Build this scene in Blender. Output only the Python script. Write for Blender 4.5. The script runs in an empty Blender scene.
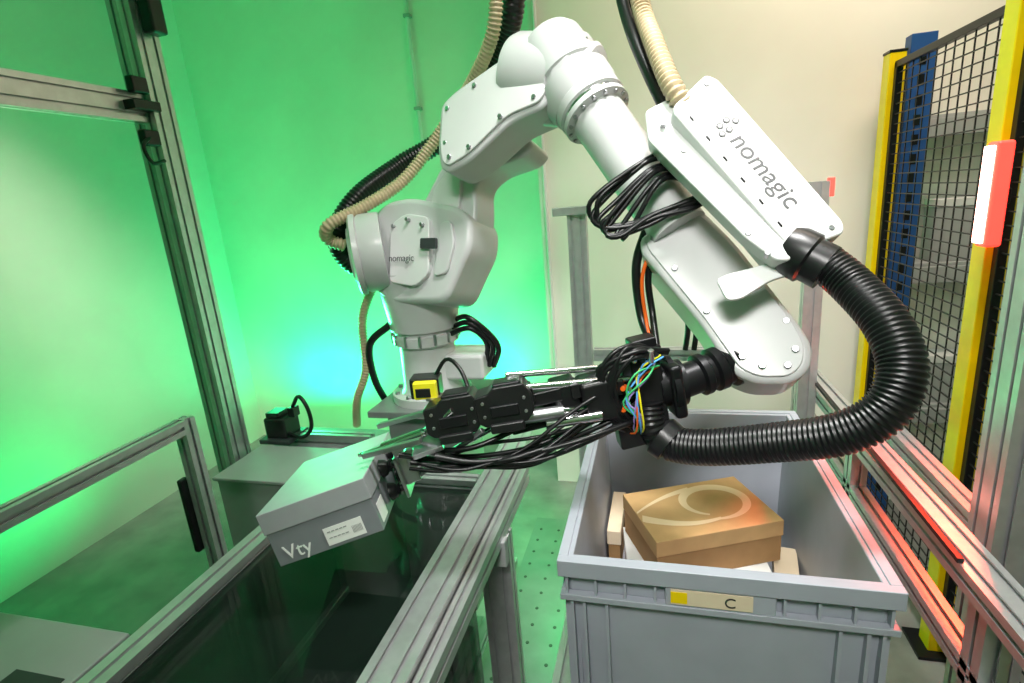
import bpy, math, random
from mathutils import Vector as V, Matrix
random.seed(4)
S=bpy.context.scene
COL=bpy.context.collection
S.view_settings.view_transform='Standard'
S.view_settings.look='None'

# ---------------------------------------------------------------- materials
def mat(name,col,rough=.5,metal=0.,noise=.06,scale=20,bump=.0,emit=None,es=0,trans=0,alpha=None,coat=0,ior=1.45,stretch=None):
    m=bpy.data.materials.new(name); m.use_nodes=True; nt=m.node_tree
    b=nt.nodes['Principled BSDF']
    b.inputs['Roughness'].default_value=rough; b.inputs['Metallic'].default_value=metal
    b.inputs['Transmission Weight'].default_value=trans; b.inputs['Coat Weight'].default_value=coat
    b.inputs['IOR'].default_value=ior
    tc=nt.nodes.new('ShaderNodeTexCoord'); n=nt.nodes.new('ShaderNodeTexNoise')
    n.inputs['Scale'].default_value=scale; n.inputs['Detail'].default_value=5
    if stretch:
        mp=nt.nodes.new('ShaderNodeMapping'); mp.inputs['Scale'].default_value=stretch
        nt.links.new(tc.outputs['Object'],mp.inputs[0]); nt.links.new(mp.outputs[0],n.inputs['Vector'])
    else: nt.links.new(tc.outputs['Object'],n.inputs['Vector'])
    r=nt.nodes.new('ShaderNodeValToRGB')
    c=V(col); lo=[max(0,x*(1-noise)) for x in c]; hi=[min(1,x*(1+noise)) for x in c]
    r.color_ramp.elements[0].color=(*lo,1); r.color_ramp.elements[1].color=(*hi,1)
    r.color_ramp.elements[0].position=.3; r.color_ramp.elements[1].position=.7
    nt.links.new(n.outputs['Fac'],r.inputs[0]); nt.links.new(r.outputs[0],b.inputs['Base Color'])
    if bump:
        bp=nt.nodes.new('ShaderNodeBump'); bp.inputs['Strength'].default_value=bump; bp.inputs['Distance'].default_value=.01
        nt.links.new(n.outputs['Fac'],bp.inputs['Height']); nt.links.new(bp.outputs[0],b.inputs['Normal'])
    if emit: 
        b.inputs['Emission Color'].default_value=(*emit,1); b.inputs['Emission Strength'].default_value=es
    if alpha is not None: b.inputs['Alpha'].default_value=alpha
    return m
WHITE=mat('robot_white_paint',(.58,.58,.585),.28,noise=.05,scale=6)
WHITE2=mat('cover_white_sheet',(.70,.70,.70),.36,noise=.04,scale=5)
ALU=mat('anodised_aluminium',(.60,.60,.62),.32,.7,noise=.08,scale=30)
CHROME=mat('chrome',(.75,.75,.77),.15,1,noise=.02)
STEEL=mat('steel',(.42,.42,.44),.3,.9)
BLACK=mat('black_plastic',(.010,.010,.011),.32,noise=.2)
RUBBER=mat('black_rubber',(.007,.007,.008),.33,noise=.2)
BLKM=mat('black_metal',(.012,.012,.014),.35,.4)
DARK=mat('dark_grey',(.035,.038,.042),.5)
LOGO=mat('logo_grey',(.10,.10,.105),.5)
BEIGE=mat('beige_hose',(.56,.44,.28),.45,noise=.08)
CRATE=mat('crate_grey_plastic',(.37,.39,.45),.42,noise=.05,scale=12)
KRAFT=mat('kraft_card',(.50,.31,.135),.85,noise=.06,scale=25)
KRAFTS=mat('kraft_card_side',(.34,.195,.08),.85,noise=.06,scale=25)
SWIRL=mat('print_cream',(.72,.55,.34),.8,noise=.03)
CREAM=mat('cream_card',(.75,.62,.45),.7,noise=.03)
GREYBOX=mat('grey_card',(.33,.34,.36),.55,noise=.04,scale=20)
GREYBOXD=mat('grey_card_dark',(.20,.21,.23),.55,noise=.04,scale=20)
PAPER=mat('white_paper',(.82,.82,.8),.6,noise=.03)
INK=mat('ink',(.02,.02,.02),.6)
INKG=mat('ink_grey',(.30,.30,.30),.6)
YEL=mat('yellow_paint',(.92,.64,.0),.35,noise=.05)
YELB=mat('yellow_sensor',(.85,.75,.02),.35)
BLUE=mat('blue_paint',(.015,.08,.28),.45)
ORANGE=mat('orange_cable',(.8,.12,.01),.4)
CBLUE=mat('blue_cable',(.1,.35,.75),.4); CPUR=mat('purple_cable',(.35,.25,.6),.4); CGRN=mat('green_cable',(.05,.45,.15),.4)
GREY=mat('grey_cabinet',(.36,.37,.37),.5,noise=.05,scale=6)
PLATE=mat('dark_floor_plate',(.20,.21,.21),.35,noise=.1,scale=10)
HOLE=mat('plate_hole',(.05,.055,.05),.5)
WALL=mat('wall_plaster',(.82,.78,.73),.8,noise=.05,scale=2,bump=.05)
FLOOR=mat('floor_concrete',(.24,.24,.23),.35,noise=.25,scale=6,bump=.1)
BELT=mat('conveyor_belt',(.02,.022,.024),.5,noise=.2)
REDL=mat('red_light',(.9,.1,.08),.4,emit=(1,.03,.02),es=3)
REDC=mat('red_light_core',(1,.6,.55),.4,emit=(1,.5,.42),es=9)
GLASS=mat('shade_tinted_acrylic',(.01,.03,.02),.03,noise=.0,alpha=.22)  # dark green base puts the shade of the area behind into the panel
SMOKE=mat('tinted_acrylic',(.010,.018,.014),.05,noise=.0,alpha=.62)

# ---------------------------------------------------------------- helpers
def mm(p): return V((p[0]/1000,p[1]/1000,p[2]/1000))
def root(name):
    o=bpy.data.objects.new(name,None); COL.objects.link(o); o.empty_display_size=.05; return o
def mk(name,vs,fs,m,par,smooth=True,bev=0,seg=3,sharp=None):
    me=bpy.data.meshes.new(name); me.from_pydata([tuple(v) for v in vs],[],fs); me.update()
    import bmesh
    bm=bmesh.new(); bm.from_mesh(me); bmesh.ops.recalc_face_normals(bm,faces=bm.faces); bm.to_mesh(me); bm.free()
    me.materials.append(m)
    for p in me.polygons: p.use_smooth=smooth
    if smooth and sharp: me.set_sharp_from_angle(angle=math.radians(sharp))
    o=bpy.data.objects.new(name,me); COL.objects.link(o)
    if par: o.parent=par
    if bev:
        b=o.modifiers.new('b','BEVEL'); b.width=bev; b.segments=seg; b.limit_method='ANGLE'; b.angle_limit=math.radians(35); b.harden_normals=True
    return o
def frame(x,up):
    x=V(x).normalized(); up=V(up); z=(up-x*up.dot(x)).normalized(); y=z.cross(x); return x,y,z
def obox(name,c,s,m,par,x=(1,0,0),up=(0,0,1),bev=.003,seg=2):
    X,Y,Z=frame(x,up); c=V(c); vs=[]
    for i in (-1,1):
        for j in (-1,1):
            for k in (-1,1): vs.append(c+X*i*s[0]/2+Y*j*s[1]/2+Z*k*s[2]/2)
    fs=[(0,1,3,2),(4,6,7,5),(0,4,5,1),(2,3,7,6),(0,2,6,4),(1,5,7,3)]
    return mk(name,vs,fs,m,par,smooth=bool(bev),bev=min(bev,min(s)*.4) if bev else 0,seg=seg)
def box(name,a,b,m,par,bev=.003):
    c=[(a[i]+b[i])/2 for i in range(3)]; s=[abs(b[i]-a[i]) for i in range(3)]
    return obox(name,c,s,m,par,bev=bev)
def lathe(name,a,b,prof,m,par,n=40,sharp=35):
    a=V(a); d=(V(b)-a).normalized(); up=V((0,0,1)) if abs(d.z)<.9 else V((1,0,0))
    x=d.cross(up).normalized(); y=d.cross(x); vs=[];fs=[]
    for t,r in prof:
        for i in range(n):
            g=2*math.pi*i/n; vs.append(a+d*t+x*math.cos(g)*r+y*math.sin(g)*r)
    for k in range(len(prof)-1):
        for i in range(n):
            j=(i+1)%n; fs.append((k*n+i,k*n+j,(k+1)*n+j,(k+1)*n+i))
    fs.append(tuple(range(n))); fs.append(tuple(range((len(prof)-1)*n,len(prof)*n)))
    return mk(name,vs,fs,m,par,sharp=sharp)
def cyl(name,a,b,r,m,par,n=24,ch=.12):
    L=(V(b)-V(a)).length; c=min(r*ch,L*.3)
    return lathe(name,a,b,[(0,r-c),(c,r),(L-c,r),(L,r-c)],m,par,n)
def roundpoly(pts,r):
    out=[];n=len(pts)
    for i in range(n):
        p0,p,p1=pts[i-1],pts[i],pts[(i+1)%n]
        a=p0-p;b=p1-p
        d=min(r,a.length*.45,b.length*.45)
        A=p+a.normalized()*d;B=p+b.normalized()*d
        for k in range(5):
            t=k/4; out.append(A*(1-t)**2+p*2*t*(1-t)+B*t*t)
    return out
def prism(name,pts,nrm,th,m,par,rnd=.03,bev=.01,off=0,seg=4):
    nrm=V(nrm).normalized(); P=[mm(p) for p in pts]
    c=sum(P,V((0,0,0)))/len(P)
    P=[p-nrm*(p-c).dot(nrm)+nrm*off for p in P]
    if rnd: P=roundpoly(P,rnd)
    n=len(P); vs=P+[p-nrm*th for p in P]
    fs=[tuple(range(n)),tuple(range(n,2*n))]+[(i,(i+1)%n,n+(i+1)%n,n+i) for i in range(n)]
    return mk(name,vs,fs,m,par,bev=bev,seg=seg,sharp=None)
def spline(pts,step=.006):
    P=[V(p) for p in pts]; P=[P[0]*2-P[1]]+P+[P[-1]*2-P[-2]]; out=[]
    for i in range(1,len(P)-2):
        p0,p1,p2,p3=P[i-1:i+3]; n=max(2,int((p2-p1).length/step))
        for k in range(n):
            t=k/n
            out.append(.5*((2*p1)+(p2-p0)*t+(2*p0-5*p1+4*p2-p3)*t*t+(3*p1-p0-3*p2+p3)*t**3))
    out.append(P[-2]); return out
def sweep(name,pts,r,m,par,pitch=0,amp=0,n=16,step=None):
    step=step or (pitch/4 if pitch else .012)
    P=spline(pts,.003 if pitch else .01)
    Q=[P[0]];acc=0
    for i in range(1,len(P)):
        seg=(P[i]-P[i-1]).length
        while acc+seg>=step:
            t=(step-acc)/seg; q=P[i-1].lerp(P[i],t); Q.append(q); P[i-1]=q; seg=(P[i]-q).length; acc=0
        acc+=seg
    if len(Q)<3: Q=[P[0],P[len(P)//2],P[-1]]
    T=[(Q[min(i+1,len(Q)-1)]-Q[max(i-1,0)]).normalized() for i in range(len(Q))]
    u=T[0].orthogonal().normalized(); vs=[];fs=[]
    for i,q in enumerate(Q):
        u=(u-T[i]*u.dot(T[i])).normalized(); w=T[i].cross(u)
        rr=r
        if pitch: rr=r+(amp if (i%4) in (0,1) else -amp)
        for k in range(n):
            g=2*math.pi*k/n; vs.append(q+u*math.cos(g)*rr+w*math.sin(g)*rr)
    for i in range(len(Q)-1):
        for k in range(n):
            j=(k+1)%n; fs.append((i*n+k,i*n+j,(i+1)*n+j,(i+1)*n+k))
    fs.append(tuple(range(n)));fs.append(tuple(range((len(Q)-1)*n,len(Q)*n)))
    return mk(name,vs,fs,m,par,sharp=60)
def profile(name,a,b,m,par,w=.045,h=.045,up=(0,0,1),nw=1,nh=1):
    a=V(a);b=V(b);X,Y,Z=frame(b-a,up)
    sl=.010;dp=.010
    def side(p0,p1,inn,k):
        d=(p1-p0); L=d.length; d=d.normalized(); out=[p0]
        for i in range(k):
            c=L*(i+.5)/k
            for s,q in ((-sl/2,0),(-sl/2,.003),(-sl/2-.004,.003),(-sl/2-.004,dp),(sl/2+.004,dp),(sl/2+.004,.003),(sl/2,.003),(sl/2,0)):
                out.append(p0+d*(c+s)+inn*q)
        return out
    V2=lambda x,y:V((x,y))
    c=[V2(-w/2,-h/2),V2(w/2,-h/2),V2(w/2,h/2),V2(-w/2,h/2)]
    sec=side(c[0],c[1],V2(0,1),nw)+side(c[1],c[2],V2(-1,0),nh)+side(c[2],c[3],V2(0,-1),nw)+side(c[3],c[0],V2(1,0),nh)
    n=len(sec); vs=[a+Y*s.x+Z*s.y for s in sec]+[b+Y*s.x+Z*s.y for s in sec]
    fs=[tuple(range(n)),tuple(range(n,2*n))]+[(i,(i+1)%n,n+(i+1)%n,n+i) for i in range(n)]
    return mk(name,vs,fs,m,par,smooth=False)
def text(name,body,o,x,y,size,m,par,ext=.0005):
    cu=bpy.data.curves.new(name,'FONT'); cu.body=body; cu.size=size; cu.extrude=ext; cu.materials.append(m)
    X=V(x).normalized(); Y=V(y); Y=(Y-X*Y.dot(X)).normalized(); Z=X.cross(Y)
    ob=bpy.data.objects.new(name,cu); COL.objects.link(ob)
    ob.matrix_world=Matrix(((X.x,Y.x,Z.x,o[0]),(X.y,Y.y,Z.y,o[1]),(X.z,Y.z,Z.z,o[2]),(0,0,0,1)))
    ob.parent=par; return ob
def bolts(name,pts,nrm,r,h,m,par):
    nrm=V(nrm).normalized()
    for i,p in enumerate(pts):
        p=V(p); cyl(f'{name}_{i+1}',p-nrm*.004,p+nrm*h,r,m,par,n=12)

# ---------------------------------------------------------------- camera
cd=bpy.data.cameras.new('camera'); cam=bpy.data.objects.new('camera',cd); COL.objects.link(cam); S.camera=cam
cd.lens=541/1024*36; cd.sensor_width=36; cd.clip_start=.02
cam.matrix_world=Matrix(((.9660,.0110,.2585,0),(.2462,.2685,-.9313,0),(-.0797,.9632,.2568,1.65),(0,0,0,1)))

# ---------------------------------------------------------------- room
def slab(name,a,b,m): return box(name,a,b,m,None,bev=0)
XL,XR,YF,YB,ZC=-3.0,2.1,-1.6,3.3,3.6
slab('floor',(XL-.1,YF-.1,-.1),(XR+.1,YB+.1,0),FLOOR)
slab('ceiling',(XL-.1,YF-.1,ZC),(XR+.1,YB+.1,ZC+.1),WALL)
slab('wall_left',(XL-.1,YF,0),(XL,YB,ZC),WALL)
slab('wall_right',(XR,YF,0),(XR+.1,YB,ZC),WALL)
slab('wall_front',(XL-.1,YF-.1,0),(XR+.1,YF,ZC),WALL)
slab('wall_back',(XL-.1,YB,0),(-.56,YB+.1,ZC),WALL)
slab('wall_back_right',(-.578,2.85,0),(XR+.1,YB+.1,ZC),WALL)
c=root('wall_conduit')
cyl('pipe',(-1.375,3.27,1.95),(-1.375,3.27,3.5),.012,WHITE2,c)
for i,z in enumerate((2.2,2.7,3.2)): box(f'clip_{i+1}',(-1.395,3.255,z),(-1.355,3.3,z+.02),GREY,c)
c=root('wall_conduit')
cyl('pipe',(-.545,2.835,.3),(-.545,2.835,3.5),.010,WHITE2,c)

# ---------------------------------------------------------------- crate on its stand
cr=root('plastic_crate')
x0,x1,y0,y1,zb,zt=-.19,.40,.905,1.69,.53,.95
t=.012
def ring(name,x0,x1,y0,y1,xa,xb,ya,yb,za,zb_,m,par):
    o=[(x0,y0,za),(x1,y0,za),(x1,y1,za),(x0,y1,za)]; O=[(xa,ya,zb_),(xb,ya,zb_),(xb,yb,zb_),(xa,yb,zb_)]
    i_=[(x0+t,y0+t,za),(x1-t,y0+t,za),(x1-t,y1-t,za),(x0+t,y1-t,za)]; I=[(xa+t,ya+t,zb_),(xb-t,ya+t,zb_),(xb-t,yb-t,zb_),(xa+t,yb-t,zb_)]
    vs=o+O+i_+I; fs=[]
    for k in range(4):
        j=(k+1)%4
        fs+=[(k,j,4+j,4+k),(8+k,12+k,12+j,8+j),(4+k,4+j,12+j,12+k),(k,8+k,8+j,j)]
    return mk(name,vs,fs,m,par,bev=.003,seg=2)
ring('walls',x0+.03,x1-.03,y0+.03,y1-.03,x0+.012,x1-.012,y0+.012,y1-.012,zb,zt,CRATE,cr)
box('bottom',(x0+.03,y0+.03,zb),(x1-.03,y1-.03,zb+.015),CRATE,cr)
def rim(name,za,zb_,e):
    box(name+'_front',(x0-e,y0-e,za),(x1+e,y0+.014,zb_),CRATE,cr,bev=.002)
    box(name+'_back',(x0-e,y1-.014,za),(x1+e,y1+e,zb_),CRATE,cr,bev=.002)
    box(name+'_left',(x0-e,y0+.014,za),(x0+.014,y1-.014,zb_),CRATE,cr,bev=.002)
    box(name+'_right',(x1-.014,y0+.014,za),(x1+e,y1-.014,zb_),CRATE,cr,bev=.002)
rim('rim_top',zt-.034,zt+.003,.006)
rim('rim_low',zt-.090,zt-.076,.004)
k=0
for x in [x0+.008+i*(x1-x0-.02)/10 for i in range(11)]:
    if .02<x<.20: continue
    for yy in (y0+.001,y1-.016):
        k+=1; box(f'rib_{k}',(x,yy,zt-.08),(x+.005,yy+.015,zt-.02),CRATE,cr,bev=0)
for y in [y0+.02+i*(y1-y0-.04)/12 for i in range(13)]:
    for xx in (x0+.001,x1-.016):
        k+=1; box(f'rib_{k}',(xx,y,zt-.08),(xx+.015,y+.005,zt-.02),CRATE,cr,bev=0)
for x in (x0+.016,x0+.04,x0+.085,x1-.09,x1-.045,x1-.021):
    for yy in (y0+.002,y1-.03):
        k+=1; box(f'rib_{k}',(x,yy,zb+.01),(x+.006,yy+.028,zt-.08),CRATE,cr,bev=0)
for y in (y0+.02,y0+.06,y0+.1,y1-.1,y1-.06,y1-.03):
    for xx in (x0+.002,x1-.03):
        k+=1; box(f'rib_{k}',(xx,y,zb+.01),(xx+.028,y+.005,zt-.08),CRATE,cr,bev=0)
box('label_holder',(.01,y0-.002,zt-.078),(.205,y0+.008,zt-.032),CRATE,cr)
box('label',(.02,y0-.005,zt-.070),(.165,y0-.001,zt-.038),CREAM,cr,bev=0)
box('label_stripe',(.02,y0-.0062,zt-.066),(.05,y0-.004,zt-.042),YEL,cr,bev=0)
text('label_print','C',(.115,y0-.0055,zt-.065),(1,0,0),(0,0,1),.03,INK,cr)

st=root('roller_conveyor')
for x in (-.225,.44):
    profile(f'side_rail_{x}',(x,.82,.50),(x,1.80,.50),ALU,st,.045,.09,nh=2)
    for y in (.86,1.76): profile(f'leg_{x}_{y}',(x,y,0),(x,y,.455),ALU,st)
for i in range(14):
    y=.86+i*.07; cyl(f'roller_{i+1}',(-.20,y,.502),(.415,y,.502),.025,STEEL,st)

# ---------------------------------------------------------------- shoe boxes
def shoebox(name,c,x,up,L,W,H,m,ml,lid=.045):
    r=root(name); X,Y,Z=frame(x,up); c=V(c)
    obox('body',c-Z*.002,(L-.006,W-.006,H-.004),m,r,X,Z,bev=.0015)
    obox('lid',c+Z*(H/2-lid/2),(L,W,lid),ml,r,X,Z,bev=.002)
    return r,X,Y,Z
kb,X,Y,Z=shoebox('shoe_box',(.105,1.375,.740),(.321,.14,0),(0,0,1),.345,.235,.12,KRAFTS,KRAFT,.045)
def ribbon(name,fn,wf,n,c,X,Y,Z,m,par):
    vs=[];fs=[]
    for i in range(n+1):
        t=i/n; p=V(fn(t)); q=V(fn(t+.001)); d=(q-p).normalized(); nn=V((-d.y,d.x)); w=wf(t)
        for s in (-1,1):
            a=p+nn*s*w/2; a.x=max(-.170,min(.170,a.x)); a.y=max(-.115,min(.115,a.y)); vs.append(c+X*a.x+Y*a.y)
    for i in range(n): fs.append((2*i,2*i+1,2*i+3,2*i+2))
    mk(name,vs,fs,m,par,smooth=False)
top=V((.105,1.375,.8008))
def sw(t):
    g=-1.9+6.1*t
    return (.045+.098*math.cos(g)*(1-.25*t), .012+.082*math.sin(g)*(1-.22*t))
ribbon('print_loop',sw,lambda t:.006+.022*math.sin(math.pi*min(1,t*.97+.02)),70,top,X,Y,Z,SWIRL,kb)
ribbon('print_tail',lambda t:(.03-.20*t,-.066-.012*math.sin(3.1*t)+.055*t*t),lambda t:.010+.020*t,30,top+Z*.0004,X,Y,Z,SWIRL,kb)
ribbon('print_tail_2',lambda t:(.015-.19*t,.086-.02*t-.055*t*t),lambda t:.016*(1-t)+.005,30,top+Z*.0006,X,Y,Z,SWIRL,kb)
fc=V((.105,1.375,.735))-Y*.1165
for i in range(2): obox(f'end_mark_{i}',fc-X*.16+X*.02*i-Z*.03,(.012,.001,.02),SWIRL,kb,X,Z,bev=0)
shoebox('shoe_box',(.09,1.335,.6125),(1,.12,0),(0,0,1),.36,.24,.133,PAPER,PAPER)
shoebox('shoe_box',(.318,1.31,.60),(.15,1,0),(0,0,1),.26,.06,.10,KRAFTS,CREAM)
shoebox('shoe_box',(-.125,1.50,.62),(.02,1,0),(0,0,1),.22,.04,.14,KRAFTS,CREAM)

# box held by the robot
e1=(.914,.321,.249); e3=(-.270,.0215,.963)
hc=V((-.736,1.0065,1.003))
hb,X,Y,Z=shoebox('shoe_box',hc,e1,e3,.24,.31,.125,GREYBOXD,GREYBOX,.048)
fo=hc-Y*.1535
text('print_text','Vty',fo-X*.098-Z*.052,X,Z,.045,PAPER,hb)
obox('label_sticker',fo+X*.040-Z*.034,(.085,.001,.040),PAPER,hb,X,Z,bev=0)
for i in range(10): obox(f'label_line_{i}',fo-Y*.0008+X*(.008+.009*(i%5))-Z*(.024+.014*(i//5)),(.007,.0006,.0022),INKG,hb,X,Z,bev=0)
for i in range(8): obox(f'label_bar_{i}',fo-Y*.0008+X*(.058+.0028*i)-Z*.036,(.0012,.0006,.016),INKG,hb,X,Z,bev=0)
sx=hc+X*.1175
obox('side_label',sx-Y*.11-Z*.030,(.05,.0012,.045),PAPER,hb,Y,Z,bev=0)

# ---------------------------------------------------------------- robot
rb=root('industrial_robot_arm')
bx,by=-.86,1.87
lathe('base',(bx,by,.92),(bx,by,2),[(0,.155),(.03,.155),(.03,.12),(.05,.108),(.20,.106),(.215,.106),(.225,.125),(.26,.128),(.265,.118),(.275,.118),(.28,.130),(.33,.135),(.42,.15),(.50,.15)],WHITE,rb)
for i in range(10):
    g=i*math.pi/5; cyl(f'base_bolt_{i}',(bx+.138*math.cos(g),by+.138*math.sin(g),.945),(bx+.138*math.cos(g),by+.138*math.sin(g),.962),.009,STEEL,rb,n=10)
for i in range(14):
    g=i*math.pi/7; cyl(f'ring_bolt_{i}',(bx+.126*math.cos(g),by+.126*math.sin(g),1.15),(bx+.126*math.cos(g),by+.126*math.sin(g),1.19),.006,STEEL,rb,n=8)
box('base_connector_box',(bx+.06,by-.06,1.0),(bx+.24,by+.10,1.10),WHITE,rb,bev=.015)
nU=(-.25,-.9,.3); nUv=V(nU).normalized()
prism('shoulder_body',[(-1040,1781,1395),(-1070,1828,1486),(-1035,1859,1600),(-948,1855,1670),(-835,1826,1680),(-640,1745,1640),(-585,1714,1595),(-585,1690,1508),(-635,1670,1425),(-680,1660,1330),(-918,1725,1320)],nU,.19,WHITE,rb,rnd=.045,bev=.022,seg=4,off=0)
lathe('shoulder_drum',(-.95,1.80,1.50),(-1.15,1.70,1.49),[(0,.14),(.07,.14),(.08,.133),(.083,.145),(.10,.145),(.108,.13),(.11,.10),(.118,.095)],WHITE,rb,n=48)
prism('shoulder_plate',[(-900,1755,1385),(-905,1790,1590),(-840,1785,1625),(-740,1745,1610),(-735,1700,1420),(-790,1710,1375)],nU,.03,WHITE2,rb,rnd=.025,bev=.005,off=.014)
prism('shoulder_window',[(-760,1730,1500),(-760,1738,1535),(-695,1715,1535),(-695,1707,1500)],nU,.01,DARK,rb,rnd=.006,bev=.002,off=.026)
prism('shoulder_rib',[(-715,1730,1400),(-700,1738,1590),(-660,1715,1600),(-640,1707,1520),(-668,1690,1420)],nU,.03,WHITE,rb,rnd=.02,bev=.006,off=.010)
sp=V((-.82,1.755,1.49)); bolts('shoulder_bolt',[sp+V(q)+nUv*.010 for q in [(-.06,.02,-.09),(-.065,.04,.09),(.0,.02,.11),(.055,-.02,-.10),(.06,.0,.09)]],nU,.007,.016,STEEL,rb)
text('shoulder_logo','nomagic',V((-.905,1.735,1.468)),(.95,-.26,0),(0,.25,1),.034,LOGO,rb)
prism('lower_link',[(-830,1784,1500),(-812,1820,1665),(-725,1841,1793),(-462,1802,1895),(-375,1751,1816),(-409,1750,1784),(-535,1776,1757),(-592,1778,1715),(-590,1734,1631),(-600,1706,1500)],nU,.13,WHITE,rb,rnd=.035,bev=.016,off=-.03)
prism('link_web',[(-770,1820,1560),(-745,1830,1700),(-690,1830,1760),(-640,1800,1740),(-640,1780,1680),(-650,1760,1560)],nU,.02,WHITE2,rb,rnd=.025,bev=.005,off=.0)
prism('upper_link_cover',[(-658,1681,1810),(-649,1724,1945),(-604,1722,1977),(-437,1698,2046),(-372,1682,2050),(-303,1649,2008),(-270,1614,1932),(-294,1606,1887),(-403,1627,1859),(-538,1633,1767),(-617,1646,1739),(-647,1659,1754)],nU,.14,WHITE,rb,rnd=.035,bev=.012)
prism('upper_link_lid',[(-640,1681,1815),(-632,1720,1930),(-598,1718,1960),(-440,1696,2026),(-372,1680,2032),(-315,1649,1996),(-288,1616,1928),(-310,1610,1900),(-410,1631,1878),(-540,1637,1785),(-610,1648,1757),(-632,1659,1770)],nU,.02,WHITE2,rb,rnd=.03,bev=.004,off=.010)
cpts=[mm(p) for p in [(-640,1685,1815),(-630,1716,1930),(-520,1705,1990),(-425,1694,2025),(-320,1650,1985),(-300,1620,1915),(-420,1632,1872),(-540,1640,1790),(-620,1655,1765)]]
cc=sum(cpts,V((0,0,0)))/9
bolts('cover_bolt',[cc+(p-cc)*.88+nUv*.012 for p in cpts],nU,.007,.005,STEEL,rb)
EA=V((-.42,1.78,2.005)); EB=V((-.12,1.70,1.940))
lathe('elbow_drum',EA,EB,[(0,.09),(.01,.120),(.03,.128),(.17,.128),(.175,.120),(.185,.120),(.19,.128),(.225,.128),(.235,.118),(.24,.105),(.265,.105),(.275,.095),(.28,.05)],WHITE,rb,n=48)
obox('elbow_block',(-.285,1.745,1.962),(.16,.20,.20),WHITE,rb,(EB-EA),(.1,-.35,1),bev=.03,seg=4)
lathe('elbow_housing',(-.31,1.76,2.09),(-.13,1.62,1.80),[(.01,.06),(.02,.09),(.04,.10),(.16,.105),(.165,.097),(.18,.097),(.185,.108),(.23,.108),(.26,.10)],WHITE,rb,n=40)
dv=(EB-EA).normalized(); du=dv.cross(V((0,0,1))).normalized(); dw=dv.cross(du)
for i in range(10):
    g=i*math.pi/5; q=EA+dv*.232+(du*math.cos(g)+dw*math.sin(g))*.110; cyl(f'elbow_bolt_{i}',q,q+dv*.012,.006,STEEL,rb,n=10)
F0=V((-.19,1.665,1.905)); F1=V((.06,1.46,1.53))
lathe('forearm_neck',F0,F1,[(0,.085),(.02,.10),(.045,.10),(.05,.088),(.055,.088),(.06,.098),(.075,.098),(.08,.076),(.49,.074)],WHITE,rb,n=40)
lathe('neck_ring',F0,F1,[(.046,.093),(.060,.093)],CHROME,rb,n=40)
fd=(F1-F0).normalized(); fu=fd.cross(V((0,0,1))).normalized(); fv=fd.cross(fu)
for i in range(16):
    g=i*math.pi/8; q=F0+fd*.075+(fu*math.cos(g)+fv*math.sin(g))*.088; cyl(f'neck_bolt_{i}',q,q+fd*.008,.006,STEEL,rb,n=8)
nF=V((-.04,-.864,.508)).normalized()
prism('forearm_case',[(-39,1451,1537),(0,1475,1582),(109,1477,1592),(186,1423,1506),(313,1311,1325),(338,1283,1279),(328,1257,1230),(288,1245,1202),(219,1246,1200),(168,1258,1220),(100,1322,1327),(-39,1426,1493)],nF,.17,WHITE,rb,rnd=.035,bev=.016)
prism('forearm_lid',[(-22,1451,1530),(5,1475,1568),(100,1477,1575),(180,1423,1490),(298,1311,1325),(318,1283,1279),(310,1257,1242),(282,1245,1220),(222,1246,1218),(182,1258,1234),(112,1322,1335),(-22,1426,1500)],nF,.02,WHITE,rb,rnd=.03,bev=.003,off=.006)
fp=[(-5,1440,1520),(45,1398,1445),(115,1335,1350),(188,1275,1255),(228,1262,1238),(280,1262,1238),(298,1280,1270),(285,1320,1325)]
bolts('forearm_bolt',[mm(p)+nF*.010 for p in fp],nF,.008,.004,STEEL,rb)
lathe('wrist',(.200,1.330,1.236),(.06,1.262,1.20),[(0,.046),(.02,.056),(.04,.056),(.045,.046),(.06,.046),(.065,.052),(.085,.052),(.09,.042),(.10,.042),(.105,.050),(.12,.050),(.125,.040),(.17,.040)],BLKM,rb,n=36)
# dress-pack cover
nC=V((.2,-.8,.55)).normalized()
CB=[(117,1451,1891),(144,1447,1877),(377,1279,1547),(376,1264,1526),(280,1222,1499),(262,1226,1512),(43,1373,1806),(44,1386,1824)]
prism('cover_body',CB,nC,.13,WHITE2,rb,rnd=.012,bev=.006)
cbc=sum([mm(p) for p in CB],V((0,0,0)))/len(CB)
def onC(p,h=0): p=V(p); return p-nC*(p-cbc).dot(nC)+nC*h
prism('cover_flap',[(-21,1437,1818),(32,1447,1840),(50,1438,1826),(280,1234,1497),(267,1222,1475),(239,1224,1476),(184,1253,1522),(-15,1396,1749)],nF,.05,WHITE2,rb,rnd=.012,bev=.005,off=.012)
prism('cover_bracket',[(130,1320,1400),(150,1310,1418),(235,1250,1478),(282,1222,1484),(275,1222,1462),(235,1235,1440),(178,1275,1372),(150,1290,1360)],nF,.012,WHITE2,rb,rnd=.012,bev=.003,off=.024)
xd=V((.233,-.168,-.33)).normalized(); xd=(xd-nC*xd.dot(nC)).normalized(); yd=nC.cross(xd).normalized()
o=onC((.158,1.354,1.733),.0008)
text('logo_text','nomagic',o,xd,yd,.062,LOGO,rb)
for i,(u,w) in enumerate([(0,0),(.018,.012),(-.006,.022),(.020,-.008),(.006,.038)]):
    p=o-xd*.040+yd*(.005+w)+xd*u
    lathe(f'logo_ring_{i}',p-nC*.002,p+nC*.0012,[(0,.008),(.0032,.008)],LOGO,rb,n=14)
    cyl(f'logo_hole_{i}',p,p+nC*.0018,.005,WHITE2,rb,n=12)
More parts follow.
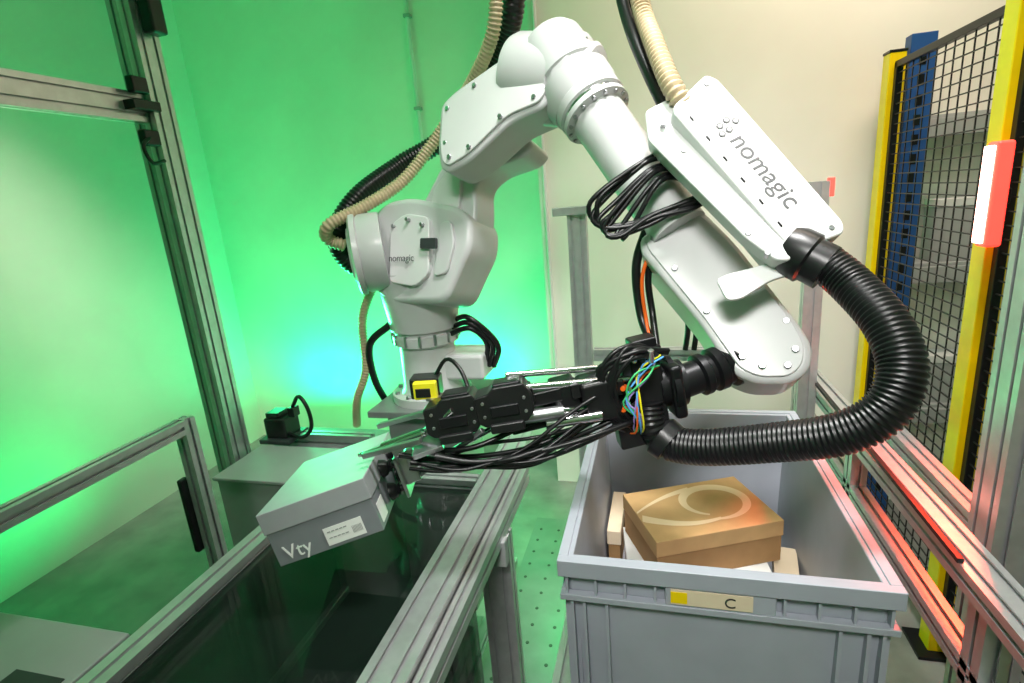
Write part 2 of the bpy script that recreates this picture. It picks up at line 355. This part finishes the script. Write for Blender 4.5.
for i in range(6):
    t_=.10+i*.15; p=onC(V((.050,1.385,1.815)).lerp(V((.275,1.222,1.50)),t_)+yd*.010,.001)
    obox(f'seam_slot_{i}',p,(.014,.004,.003),BLKM,rb,xd,nC,bev=.001)
bolts('cover_screw',[V((.02,1.405,1.78)),V((.065,1.375,1.715)),V((.19,1.262,1.53)),V((.225,1.237,1.49))],nF,.007,.018,STEEL,rb)
bolts('cover_screw2',[onC((.118,1.43,1.868)),onC((.352,1.26,1.540)),onC((.29,1.23,1.51))],nC,.006,.003,STEEL,rb)
lathe('hose_clamp',(.27,1.275,1.50),(.345,1.235,1.455),[(0,.05),(.02,.055),(.05,.055),(.055,.048),(.09,.048)],BLACK,rb)
# overhead dress pack
sweep('beige_conduit',[mm(p) for p in [(-455,1800,2330),(-470,1815,2200),(-511,1850,2120),(-605,1920,2030),(-707,1970,1945),(-803,1960,1841),(-897,1900,1735),(-1000,1790,1660),(-1090,1700,1610),(-1120,1720,1560),(-1080,1760,1530)]],.021,BEIGE,rb,pitch=.013,amp=.0022)
sweep('black_conduit',[mm(p) for p in [(-411,1850,2330),(-430,1880,2220),(-500,1960,2130),(-620,2030,2010),(-786,2050,1879),(-940,2000,1801),(-1060,1850,1690),(-1125,1790,1570),(-1110,1830,1460),(-1000,1900,1400)]],.036,RUBBER,rb,pitch=.014,amp=.0018)
sweep('beige_conduit_2',[mm(p) for p in [(-60,1720,2350),(-33,1650,2122),(4,1520,1981),(41,1430,1870),(80,1420,1806)]],.022,BEIGE,rb,pitch=.014,amp=.003)
sweep('black_conduit_2',[mm(p) for p in [(-120,1780,2350),(-81,1700,2144),(-46,1590,2013),(3,1500,1884),(40,1460,1800)]],.016,RUBBER,rb)
sweep('black_conduit_3',[mm(p) for p in [(-80,1800,2350),(-55,1720,2144),(-25,1610,2013),(20,1520,1884),(50,1460,1800)]],.013,RUBBER,rb)
for i in range(9):
    d=i*.013; j=lambda:random.uniform(-.012,.012)
    sweep(f'cable_loop_{i}',[(.02+d*.6,1.46,1.73-d*.7),(-.03+d*.4,1.40+j(),1.715-d*.5+j()),(-.12+d*.5+j(),1.37+j(),1.66-d+j()),(-.155+d*.6+j(),1.36,1.61-d*.8),(-.13+d*.6,1.36+j(),1.56-d*.2+j()),(-.03+d*.3,1.375,1.56+d*.2+j()),(.06+d*.3,1.39,1.60+j()),(.10+d*.3,1.42,1.62)],.0062,RUBBER,rb,n=10)
sweep('hanging_cable',[(-.02,1.46,1.55),(-.05,1.46,1.45),(-.04,1.45,1.32),(-.01,1.40,1.25)],.012,RUBBER,rb)
sweep('hanging_cable_2',[(.0,1.46,1.52),(-.02,1.46,1.42),(-.01,1.45,1.32),(-.0,1.38,1.25)],.009,RUBBER,rb)
sweep('hanging_cable_orange',[(-.0,1.45,1.52),(-.035,1.44,1.42),(-.025,1.43,1.30),(-.01,1.36,1.24)],.005,ORANGE,rb)
for i in range(3):
    sweep(f'base_hose_{i}',[(bx+.10,by-.03+.03*i,1.17+.02*i),(bx+.2,by-.05,1.20+.02*i),(bx+.25+.02*i,by-.02,1.13),(bx+.22+.02*i,by,1.03)],.010,RUBBER,rb)
sweep('base_hose_left',[(bx-.12,by-.05,1.22),(bx-.2,by-.08,1.15),(bx-.22,by-.05,1.0),(bx-.2,by,.86)],.014,RUBBER,rb)
sweep('pale_conduit',[(-1.0,1.80,1.40),(-1.08,1.80,1.25),(-1.10,1.80,1.05),(-1.16,1.80,.92),(-1.22,1.86,.78)],.015,BEIGE,rb,pitch=.012,amp=.0018)

ped=root('robot_pedestal')
box('top_plate',(-1.05,1.68,.895),(-.66,2.06,.92),PLATE,ped)
box('column',(-1.0,1.73,.03),(-.72,2.01,.895),PLATE,ped,bev=.008)
box('foot_plate',(-1.08,1.65,0),(-.64,2.09,.03),GREY,ped)

hs=root('corrugated_suction_hose')
sweep('hose',[mm(p) for p in [(335,1245,1470),(373,1200,1431),(412,1120,1370),(425,1065,1300),(398,1040,1230),(333,1055,1172),(224,1110,1122),(102,1160,1082),(32,1195,1070),(12,1205,1080)]],.039,RUBBER,hs,pitch=.010,amp=.002,n=32)
lathe('end_cuff',(.03,1.195,1.07),(-.0,1.21,1.09),[(0,.048),(.03,.05),(.04,.04)],BLACK,hs)

# ---------------------------------------------------------------- gripper
gr=root('robot_gripper')
ax=V((-.60,1.03,1.10))-V((.06,1.26,1.2)); ax.normalize()
obox('tool_changer',(.03,1.25,1.195),(.03,.12,.13),BLKM,gr,ax,(0,0,1),bev=.01)
lathe('tool_flange',(.055,1.26,1.20),(-.03,1.232,1.19),[(0,.055),(.02,.055),(.022,.07),(.035,.07),(.037,.05),(.06,.05)],BLKM,gr)
obox('manifold',(-.03,1.235,1.20),(.07,.09,.18),BLACK,gr,ax,(0,0,1),bev=.006)
obox('manifold_plate',(-.055,1.20,1.24),(.05,.03,.09),DARK,gr,ax,(0,0,1),bev=.004)
sweep('vacuum_tube',[(-.02,1.20,1.17),(-.015,1.19,1.12),(0,1.20,1.08)],.030,RUBBER,gr,pitch=.011,amp=.002)
obox('valve_block',(-.06,1.20,1.10),(.07,.05,.07),BLACK,gr,ax,(0,0,1),bev=.005)
obox('upper_bracket',(-.035,1.225,1.305),(.06,.05,.03),BLKM,gr,ax,(0,0,1),bev=.005)
for i in range(5):
    p=V((-.085+.018*i,1.18,1.275)); cyl(f'fitting_{i}',p,p+V((0,-.012,.03)),.007,(CHROME,BLACK)[i%2],gr,n=12)
for i in range(6):
    p=V((-.07+.014*(i%3),1.168,1.22-.05*(i//3))); cyl(f'port_{i}',p,p+V((-.004,-.022,.002)),.006,(ORANGE,CHROME,BLACK)[i%3],gr,n=12)
obox('boom',(-.155,1.185,1.185),(.22,.04,.06),BLACK,gr,ax,(0,0,1),bev=.004)
obox('boom_joint',(-.135,1.17,1.195),(.08,.085,.10),BLACK,gr,ax,(0,0,1),bev=.012)
obox('boom_joint_2',(-.205,1.15,1.20),(.06,.075,.085),BLACK,gr,ax,(0,0,1),bev=.008)
obox('boom_lower',(-.25,1.12,1.165),(.16,.05,.04),BLACK,gr,ax,(0,0,1),bev=.006)
obox('boom_upper',(-.255,1.115,1.215),(.10,.045,.035),BLACK,gr,ax,(0,0,1),bev=.006)
for i,(dz,dy) in enumerate([(.04,-.03),(.055,.02),(-.02,-.035),(-.03,.02)]):
    cyl(f'guide_rod_{i}',(-.06,1.21+dy,1.195+dz),(-.33,1.09+dy,1.21+dz),.0075,CHROME,gr,n=16)
cyl('air_cylinder',(-.20,1.10,1.185),(-.34,1.05,1.18),.015,STEEL,gr)
cyl('air_cylinder_2',(-.12,1.13,1.165),(-.24,1.085,1.16),.012,CHROME,gr)
for i,t_ in enumerate((.1,.45,.8)):
    p=V((-.06,1.19,1.22)).lerp(V((-.33,1.07,1.235)),t_); obox(f'rod_clamp_{i}',p,(.02,.05,.035),BLACK,gr,ax,(0,0,1),bev=.003)
u1=V((-.95,-.22,-.10)).normalized(); yv=V((.22,-.95,.1)).normalized()
for i,(c_,L,H) in enumerate([((-.325,1.07,1.218),.125,.085),((-.435,1.045,1.200),.125,.085)]):
    c_=V(c_); ux=-u1; uz=yv.cross(ux).normalized(); uz=uz if uz.z>0 else -uz
    outl=[(-.5,-.35),(-.38,-.5),(.36,-.5),(.5,-.25),(.5,.2),(.38,.5),(-.15,.5),(-.25,.36),(-.5,.30)]
    pts=[(c_+ux*(a*L)+uz*(b*H)+yv*.035)*1000 for a,b in outl]
    prism(f'actuator_{i+1}',[tuple(p) for p in pts],yv,.085,BLACK,gr,rnd=.005,bev=.004)
    obox(f'actuator_lid_{i+1}',c_+uz*.040+ux*.012,(L*.5,.06,.018),BLKM,gr,u1,uz,bev=.005)
    obox(f'actuator_foot_{i+1}',c_+yv*.02-uz*.047,(L*.6,.045,.022),BLACK,gr,u1,uz,bev=.005)
    obox(f'actuator_side_{i+1}',c_+yv*.036-uz*.010,(L*.50,.008,H*.3),BLKM,gr,u1,uz,bev=.003)
    bolts(f'actuator_bolt_{i}',[c_+ux*dx+uz*dz+yv*.036 for dx in (-.045,.045) for dz in (-.018,.012)],yv,.0035,.003,STEEL,gr)
E1=V(e1).normalized();E3=V(e3).normalized();E2=E3.cross(E1)
pc=hc+E1*.165+E2*.02
obox('pad_plate',pc,(.008,.15,.10),STEEL,gr,E1,E3,bev=.002)
obox('pad_plate_rib',pc+E1*.025,(.045,.09,.02),STEEL,gr,E1,E3,bev=.002)
obox('pad_plate_wing',pc-E2*.055+E1*.018+E3*.02,(.04,.008,.09),STEEL,gr,E1,E3,bev=.002)
for i,(a,b) in enumerate([(-.05,-.03),(-.05,.03),(.05,-.03),(.05,.03)]):
    q=pc+E2*a+E3*b; lathe(f'suction_cup_{i+1}',q-E1*.004,q-E1*.045,[(0,.008),(.012,.008),(.013,.016),(.02,.012),(.026,.018),(.038,.022)],RUBBER,gr,n=20)
for i,(a,b,dz) in enumerate([(-.05,.04,.02),(.0,.045,.03),(.05,.03,.01),(-.03,-.03,-.03),(.03,-.03,-.035)]):
    cyl(f'link_rod_{i}',pc+E2*a+E3*b,(-.425+.02*i,1.04+a*.6,1.20+dz),.0065,(CHROME,STEEL)[i%2],gr,n=14)
obox('wrist_plate',(-.50,1.03,1.135),(.07,.10,.012),STEEL,gr,E1,(.3,0,1),bev=.002)
obox('knuckle',(-.535,1.03,1.10),(.04,.05,.05),STEEL,gr,E1,E3,bev=.006)
obox('finger_bar',(-.56,.97,1.145),(.14,.015,.012),STEEL,gr,(1,.15,.25),(0,0,1),bev=.002)
obox('finger_bar_2',(-.58,1.10,1.16),(.16,.015,.012),STEEL,gr,(1,.15,.25),(0,0,1),bev=.002)
cyl('finger_cylinder',(-.60,1.0,1.13),(-.50,1.01,1.165),.011,CHROME,gr); cyl('finger_rod',(-.66,.995,1.11),(-.60,1.0,1.13),.005,CHROME,gr)
for i in range(13):
    j=lambda s=.02:random.uniform(-s,s)
    sg=-.01+.06*random.random()+(.03 if i%4==0 else 0)
    a=V((-.04+j(),1.20+j(),1.19+j(.05))); b=V((-.52+j(.05),1.02+j(.04),1.11+j(.02)))
    sweep(f'air_hose_{i}',[a,a.lerp(b,.25)+V((0,-.03+j(),j(.015)-sg*.4)),a.lerp(b,.5)+V((0,-.04+j(),j(.015)-sg)),a.lerp(b,.78)+V((0,-.02+j(),-sg*.8)),b],.0045+.002*(i%2),RUBBER,gr,n=8)
for i,mc in enumerate([CBLUE,CPUR,CGRN,ORANGE,CBLUE,YELB,CPUR,CGRN]):
    j=lambda s=.015:random.uniform(-s,s)
    sweep(f'signal_wire_{i}',[(-.0+j(),1.20,1.27+j()),(-.03+j(),1.16+j(),1.25+j()),(-.05+j(.025),1.145,1.20+j()),(-.04+j(),1.15,1.14+j(.02)),(-.05+j(),1.18,1.10)],.0022,mc,gr,n=8)
for i in range(10):
    j=lambda s=.02:random.uniform(-s,s)
    sweep(f'loop_hose_{i}',[(.01+j(),1.22,1.28+j()),(-.05+j(),1.16,1.30+j(.015)),(-.11+j(),1.14,1.25+j()),(-.10+j(),1.15,1.16+j()),(-.05+j(),1.18,1.12+j())],.0055,RUBBER,gr,n=8)
sc=root('barcode_scanner'); cc=V((-.53,1.12,1.235))
obox('body',cc,(.07,.05,.05),BLACK,sc,(1,.2,0),(0,0,1),bev=.004)
obox('yellow_case',cc+V((.01,-.03,.0)),(.055,.02,.042),YELB,sc,(1,.2,0),(0,0,1),bev=.004)
obox('window',cc+V((.008,-.041,-.004)),(.035,.004,.022),BLACK,sc,(1,.2,0),(0,0,1),bev=.002)
obox('bracket',cc+V((.05,-.03,-.02)),(.06,.05,.006),STEEL,sc,(1,-.4,0),(0,0,1),bev=.001)
sweep('cable',[cc+V((.02,.01,.02)),cc+V((.05,.02,.06)),cc+V((.09,0,.04)),cc+V((.12,-.03,-.01))],.005,RUBBER,sc,n=8)

# ---------------------------------------------------------------- glazed conveyor box (centre left)
cv=root('glazed_conveyor_frame')
def P_(n,a,b,w=.045,h=.045,nw=1,nh=1,up=(0,0,1)): return profile(n,a,b,ALU,cv,w,h,up,nw,nh)
P_('rail_right',(-.49,.25,.80),(-.49,1.78,.80),.09,.045,2,1)
P_('rail_right_low',(-.425,.25,.775),(-.425,1.55,.775),.03,.06)
P_('rail_left',(-1.05,.25,.80),(-1.05,1.42,.80),.06,.045)
P_('rail_far',(-1.02,1.42,.80),(-.54,1.42,.80))
P_('post_right',(-.45,1.27,0),(-.45,1.27,.745),.09,.045,2,1,up=(0,1,0))
P_('post_left',(-1.03,1.36,0),(-1.03,1.36,.775))
P_('post_mid',(-.86,.98,0),(-.86,.98,.60),.06,.045)
P_('low_rail',(-.56,.25,.30),(-.56,1.40,.30))
P_('low_rail_left',(-1.03,.25,.30),(-1.03,1.34,.30))
obox('bracket',(-.45,1.215,.72),(.10,.03,.08),GREY,cv,bev=.004)
box('top_panel',(-1.02,.25,.79),(-.535,1.39,.796),SMOKE,cv,bev=0)
box('side_panel_right',(-.53,.25,.05),(-.525,1.25,.775),SMOKE,cv,bev=0)
box('side_panel_left',(-1.04,.25,.05),(-1.035,1.33,.775),SMOKE,cv,bev=0)
bc=root('belt_conveyor')
box('belt',(-.98,.3,.42),(-.60,1.3,.45),BELT,bc); box('frame_left',(-1.0,.3,.36),(-.98,1.3,.47),ALU,bc); box('frame_right',(-.60,.3,.36),(-.58,1.3,.47),ALU,bc)
obox('guide',(-.74,.85,.56),(.50,.03,.05),BLKM,bc,(.6,1,.25),(0,0,1))
box('leg_1',(-.98,.35,0),(-.93,.4,.36),DARK,bc);box('leg_2',(-.65,.35,0),(-.60,.4,.36),DARK,bc);box('leg_3',(-.98,1.2,0),(-.93,1.25,.36),DARK,bc);box('leg_4',(-.65,1.2,0),(-.60,1.25,.36),DARK,bc)
fpl=root('floor_plate')
box('plate',(-.62,1.30,0),(-.27,2.45,.008),PLATE,fpl,bev=.001)
for i in range(4):
    for j_ in range(12): cyl(f'hole_{i}_{j_}',(-.58+.09*i,1.36+.09*j_,.004),(-.58+.09*i,1.36+.09*j_,.010),.007,HOLE,fpl,n=10)

tb=root('side_table')
box('top',(-1.62,.15,.76),(-1.12,.725,.80),GREY,tb,bev=.004)
for i,(x,y) in enumerate([(-1.58,.2),(-1.16,.2),(-1.58,.68),(-1.16,.68)]): box(f'leg_{i}',(x-.02,y-.02,0),(x+.02,y+.02,.76),GREY,tb)
box('cable_slot',(-1.27,.555,.80),(-1.14,.60,.803),DARK,tb,bev=0)

hr=root('guard_rail')
profile('top_rail',(-1.30,.02,1.10),(-1.30,1.12,1.10),ALU,hr,.04,.04)
profile('post',(-1.30,1.14,0),(-1.30,1.14,1.12),ALU,hr,.04,.04,up=(0,1,0))
profile('post_near',(-1.30,.06,0),(-1.30,.06,1.08),ALU,hr,.04,.04,up=(0,1,0))
obox('latch',(-1.335,1.12,.82),(.02,.03,.24),BLACK,hr,bev=.006)

gf=root('glazed_safety_fence')
profile('corner_post',(-1.64,1.62,0),(-1.64,1.62,3.0),ALU,gf,.09,.09,(0,1,0),2,2)
profile('near_post',(-1.64,.0,0),(-1.64,.0,3.0),ALU,gf,.09,.045,(0,1,0),1,2)
profile('beam',(-1.64,.02,2.03),(-1.64,1.57,2.03),ALU,gf,.045,.09,nh=2)
profile('base_beam',(-1.64,.02,.12),(-1.64,1.57,.12),ALU,gf,.045,.09,nh=2)
box('panel_low',(-1.643,.03,.17),(-1.637,1.57,1.98),GLASS,gf,bev=0)
box('panel_high',(-1.643,.03,2.08),(-1.637,1.57,2.95),GLASS,gf,bev=0)
obox('hinge_top',(-1.60,1.54,2.03),(.05,.10,.03),BLACK,gf); 
for i,z in enumerate((2.09,1.93)): obox(f'clamp_{i}',(-1.59,1.53,z),(.03,.06,.05),BLACK,gf,bev=.006)
sweep('lock_cable',[(-1.58,1.52,1.93),(-1.57,1.48,1.90),(-1.57,1.50,1.85),(-1.58,1.56,1.86)],.006,RUBBER,gf)
obox('mounted_sensor',(-1.56,1.62,2.38),(.05,.06,.26),BLACK,gf,bev=.01)

cb=root('control_cabinet')
box('body',(-1.59,1.70,0),(-1.10,2.0,.70),GREY,cb,bev=.006)
box('front_box',(-1.56,1.44,0),(-1.09,1.695,.74),GREY,cb,bev=.006)
box('lid',(-1.57,1.43,.74),(-1.08,1.70,.755),GREY,cb,bev=.004)
profile('cross_beam',(-1.58,1.80,.735),(-1.12,1.80,.735),ALU,cb,.045,.07)
mt=root('drive_motor')
box('housing',(-1.56,1.72,.77),(-1.46,1.82,.86),BLACK,mt,bev=.01)
box('base',(-1.58,1.70,.755),(-1.44,1.84,.775),DARK,mt,bev=.004)
box('plug',(-1.45,1.74,.86),(-1.42,1.78,.90),BLACK,mt); box('cap',(-1.55,1.73,.86),(-1.49,1.8,.88),BLACK,mt)
sweep('cable',[(-1.435,1.76,.90),(-1.39,1.75,.95),(-1.35,1.74,.90),(-1.35,1.74,.82),(-1.40,1.74,.775),(-1.46,1.74,.79)],.008,RUBBER,mt)

gt=root('aluminium_gantry')
profile('post_left',(-.28,2.05,0),(-.28,2.05,1.57),ALU,gt,.07,.045,(0,1,0),2,1)
profile('post_right',(.52,2.05,0),(.52,2.05,1.62),ALU,gt,.06,.045,(0,1,0),1,1)
profile('cross_beam',(-.24,2.05,1.03),(.485,2.05,1.03),ALU,gt)
profile('cross_beam_low',(-.24,2.05,.55),(.485,2.05,.55),ALU,gt)
obox('top_cap',(-.30,2.03,1.585),(.13,.06,.03),ALU,gt)
box('signal_tip',(.545,2.03,1.57),(.565,2.05,1.63),REDL,gt)
for i,x in enumerate((-.02,.10,.13)):
    sweep(f'hanging_hose_{i}',[(x,2.01,1.25),(x+.01,2.0,1.15),(x,2.0,1.05)],.010,RUBBER,gt)
rr=root('aluminium_guide_rail')
profile('rail',(.585,.80,.895),(.585,2.45,.865),ALU,rr,.07,.045,(0,0,1),2,1)
profile('lower_rail',(.585,.85,.70),(.585,2.4,.70),ALU,rr,.045,.045)
for i,y in enumerate((1.0,1.7,2.4)): profile(f'post_{i}',(.585,y,0),(.585,y,.87),ALU,rr,.045,.06,(0,1,0))
box('bumper_strip',(.545,1.05,.915),(.556,2.3,.925),BLKM,rr,bev=0)
pr=root('aluminium_post')
profile('post',(.70,1.2,0),(.70,1.2,2.6),ALU,pr,.09,.09,(0,1,0),2,2)
profile('arm',(.70,1.24,.86),(.70,1.75,.86),ALU,pr,.045,.045)

# ---------------------------------------------------------------- mesh fence right
mf=root('wire_mesh_safety_fence'); FX=.93
posts=[.62,1.86,2.69]
for i,y in enumerate(posts):
    box(f'post_{i}',(FX-.03,y-.035,0.01),(FX+.03,y+.035,2.08),YEL,mf,bev=.004)
    box(f'foot_{i}',(FX-.07,y-.07,0),(FX+.07,y+.07,.012),BLKM,mf,bev=.002)
    box(f'cap_{i}',(FX-.032,y-.037,2.08),(FX+.032,y+.037,2.09),BLACK,mf,bev=.002)
def wires(name,ya,yb,za,zb_,sy,sz,r,m,par,x):
    vs=[];fs=[]
    def bar(a,b):
        k=len(vs)
        for X_ in (a[0],b[0]):
            for Y_ in (a[1],b[1]):
                for Z_ in (a[2],b[2]): vs.append((X_,Y_,Z_))
        for f in [(0,1,3,2),(4,6,7,5),(0,4,5,1),(2,3,7,6),(0,2,6,4),(1,5,7,3)]: fs.append(tuple(k+q for q in f))
    y=ya
    while y<yb: bar((x-r,y-r,za),(x+r,y+r,zb_)); y+=sy
    z=za
    while z<zb_: bar((x-r-.002,ya,z-r),(x+r-.002,yb,z+r)); z+=sz
    mk(name,vs,fs,m,par,smooth=False)
for i in range(2):
    ya,yb=posts[i]+.05,posts[i+1]-.05
    wires(f'mesh_{i}',ya,yb,.1,2.03,.06,.038,.0019,BLKM,mf,FX)
    for j,(a,b) in enumerate([((FX-.012,ya-.01,2.02),(FX+.012,yb+.01,2.045)),((FX-.012,ya-.01,.08),(FX+.012,yb+.01,.105)),((FX-.012,ya-.012,.08),(FX+.012,ya+.012,2.04)),((FX-.012,yb-.012,.08),(FX+.012,yb+.012,2.04))]):
        box(f'frame_{i}_{j}',a,b,BLKM,mf,bev=.002)
lb=root('red_status_light')
box('housing',(.845,1.72,1.42),(.885,1.775,1.69),REDL,lb,bev=.008)
box('diffuser',(.836,1.728,1.43),(.846,1.767,1.68),REDC,lb,bev=.003)
box('bracket',(.885,1.74,1.53),(.90,1.83,1.57),BLKM,lb)

rk=root('pallet_rack')
for i,(x,y) in enumerate([(1.02,2.70),(1.95,2.70)]):
    box(f'upright_{i}',(x-.045,y-.03,0),(x+.045,y+.03,2.14),BLUE,rk,bev=.003)
    for j in range(26): box(f'slot_{i}_{j}',(x-.012,y-.032,.15+j*.075),(x+.012,y-.0295,.19+j*.075),BLKM,rk,bev=0)
for j,z in enumerate((.5,1.15,1.75)):
    box(f'beam_{j}',(1.065,2.68,z),(1.905,2.72,z+.07),GREY,rk)
    box(f'shelf_{j}',(1.0,2.70,z+.07),(1.98,2.84,z+.085),GREY,rk)
for i,(x,z,w_,h_) in enumerate([(1.12,.585,.28,.22),(1.45,.585,.32,.30),(1.15,1.235,.34,.26),(1.55,1.235,.25,.18)]):
    box(f'carton_{i}',(x,2.725,z),(x+w_,2.835,z+h_),(GREY,WHITE2)[i%2],rk); box(f'carton_lid_{i}',(x-.004,2.722,z+h_-.03),(x+w_+.004,2.838,z+h_+.004),WHITE2,rk)

# ---------------------------------------------------------------- lights
def area(name,loc,tgt,size,energy,col,sy=None,spread=None):
    l=bpy.data.lights.new(name,'AREA'); l.energy=energy; l.color=col; l.size=size
    if sy: l.shape='RECTANGLE'; l.size_y=sy
    if spread: l.spread=math.radians(spread)
    o=bpy.data.objects.new(name,l); COL.objects.link(o); o.location=loc
    o.rotation_euler=(V(tgt)-V(loc)).to_track_quat('-Z','Y').to_euler(); return o
G=(0.0,1.0,.20)
area('green_led_flood_1',(-1.15,3.05,.45),(-1.2,3.3,1.2),.5,9,(.0,1,.36),.08)
area('green_led_flood_2',(-2.3,3.0,.35),(-2.35,3.3,1.3),.5,10,(.0,1,.36),.08)
area('green_led_flood_3',(-2.5,1.5,.3),(-3.0,1.3,.9),.9,9,G,.1)
area('green_led_flood_4',(-1.9,2.3,.3),(-2.1,3.3,2.0),.4,14,G)
area('green_led_flood_5',(-2.2,1.2,3.2),(-2.9,1.8,1.0),.5,8,G)
area('green_robot_rim',(-2.0,2.5,.9),(-.9,1.8,1.2),.3,7,(.05,1,.35),.3,spread=70)  # added light for a green rim on the lower robot, no fixture
area('green_floor_light',(-.42,2.3,.7),(-.45,1.6,0),.3,7,G)
area('key_panel',(.25,1.0,3.5),(.15,1.5,1.1),.7,19,(1,.985,.96),.4,spread=85)
area('front_panel',(0,-.9,3.2),(.05,1.5,1.1),.8,8.5,(1,.98,.95),.5,spread=55)
area('ceiling_panel_back',(.8,2.0,3.5),(.8,2.9,1.5),1.2,20,(1,.80,.66),.3,spread=120)
area('wall_patch_fill',(-2.0,1.2,3.4),(-2.9,2.1,1.25),.3,4,(1,.93,.82),.3,spread=35)  # added soft spot that lays the pale patch on the left wall
area('red_bar_light',(.83,1.73,1.50),(.62,1.35,.9),.04,4.5,(1,.05,.02),.2,spread=50)
w=bpy.data.worlds.new('world'); S.world=w; w.use_nodes=True
w.node_tree.nodes['Background'].inputs[0].default_value=(.8,.85,.9,1); w.node_tree.nodes['Background'].inputs[1].default_value=.05
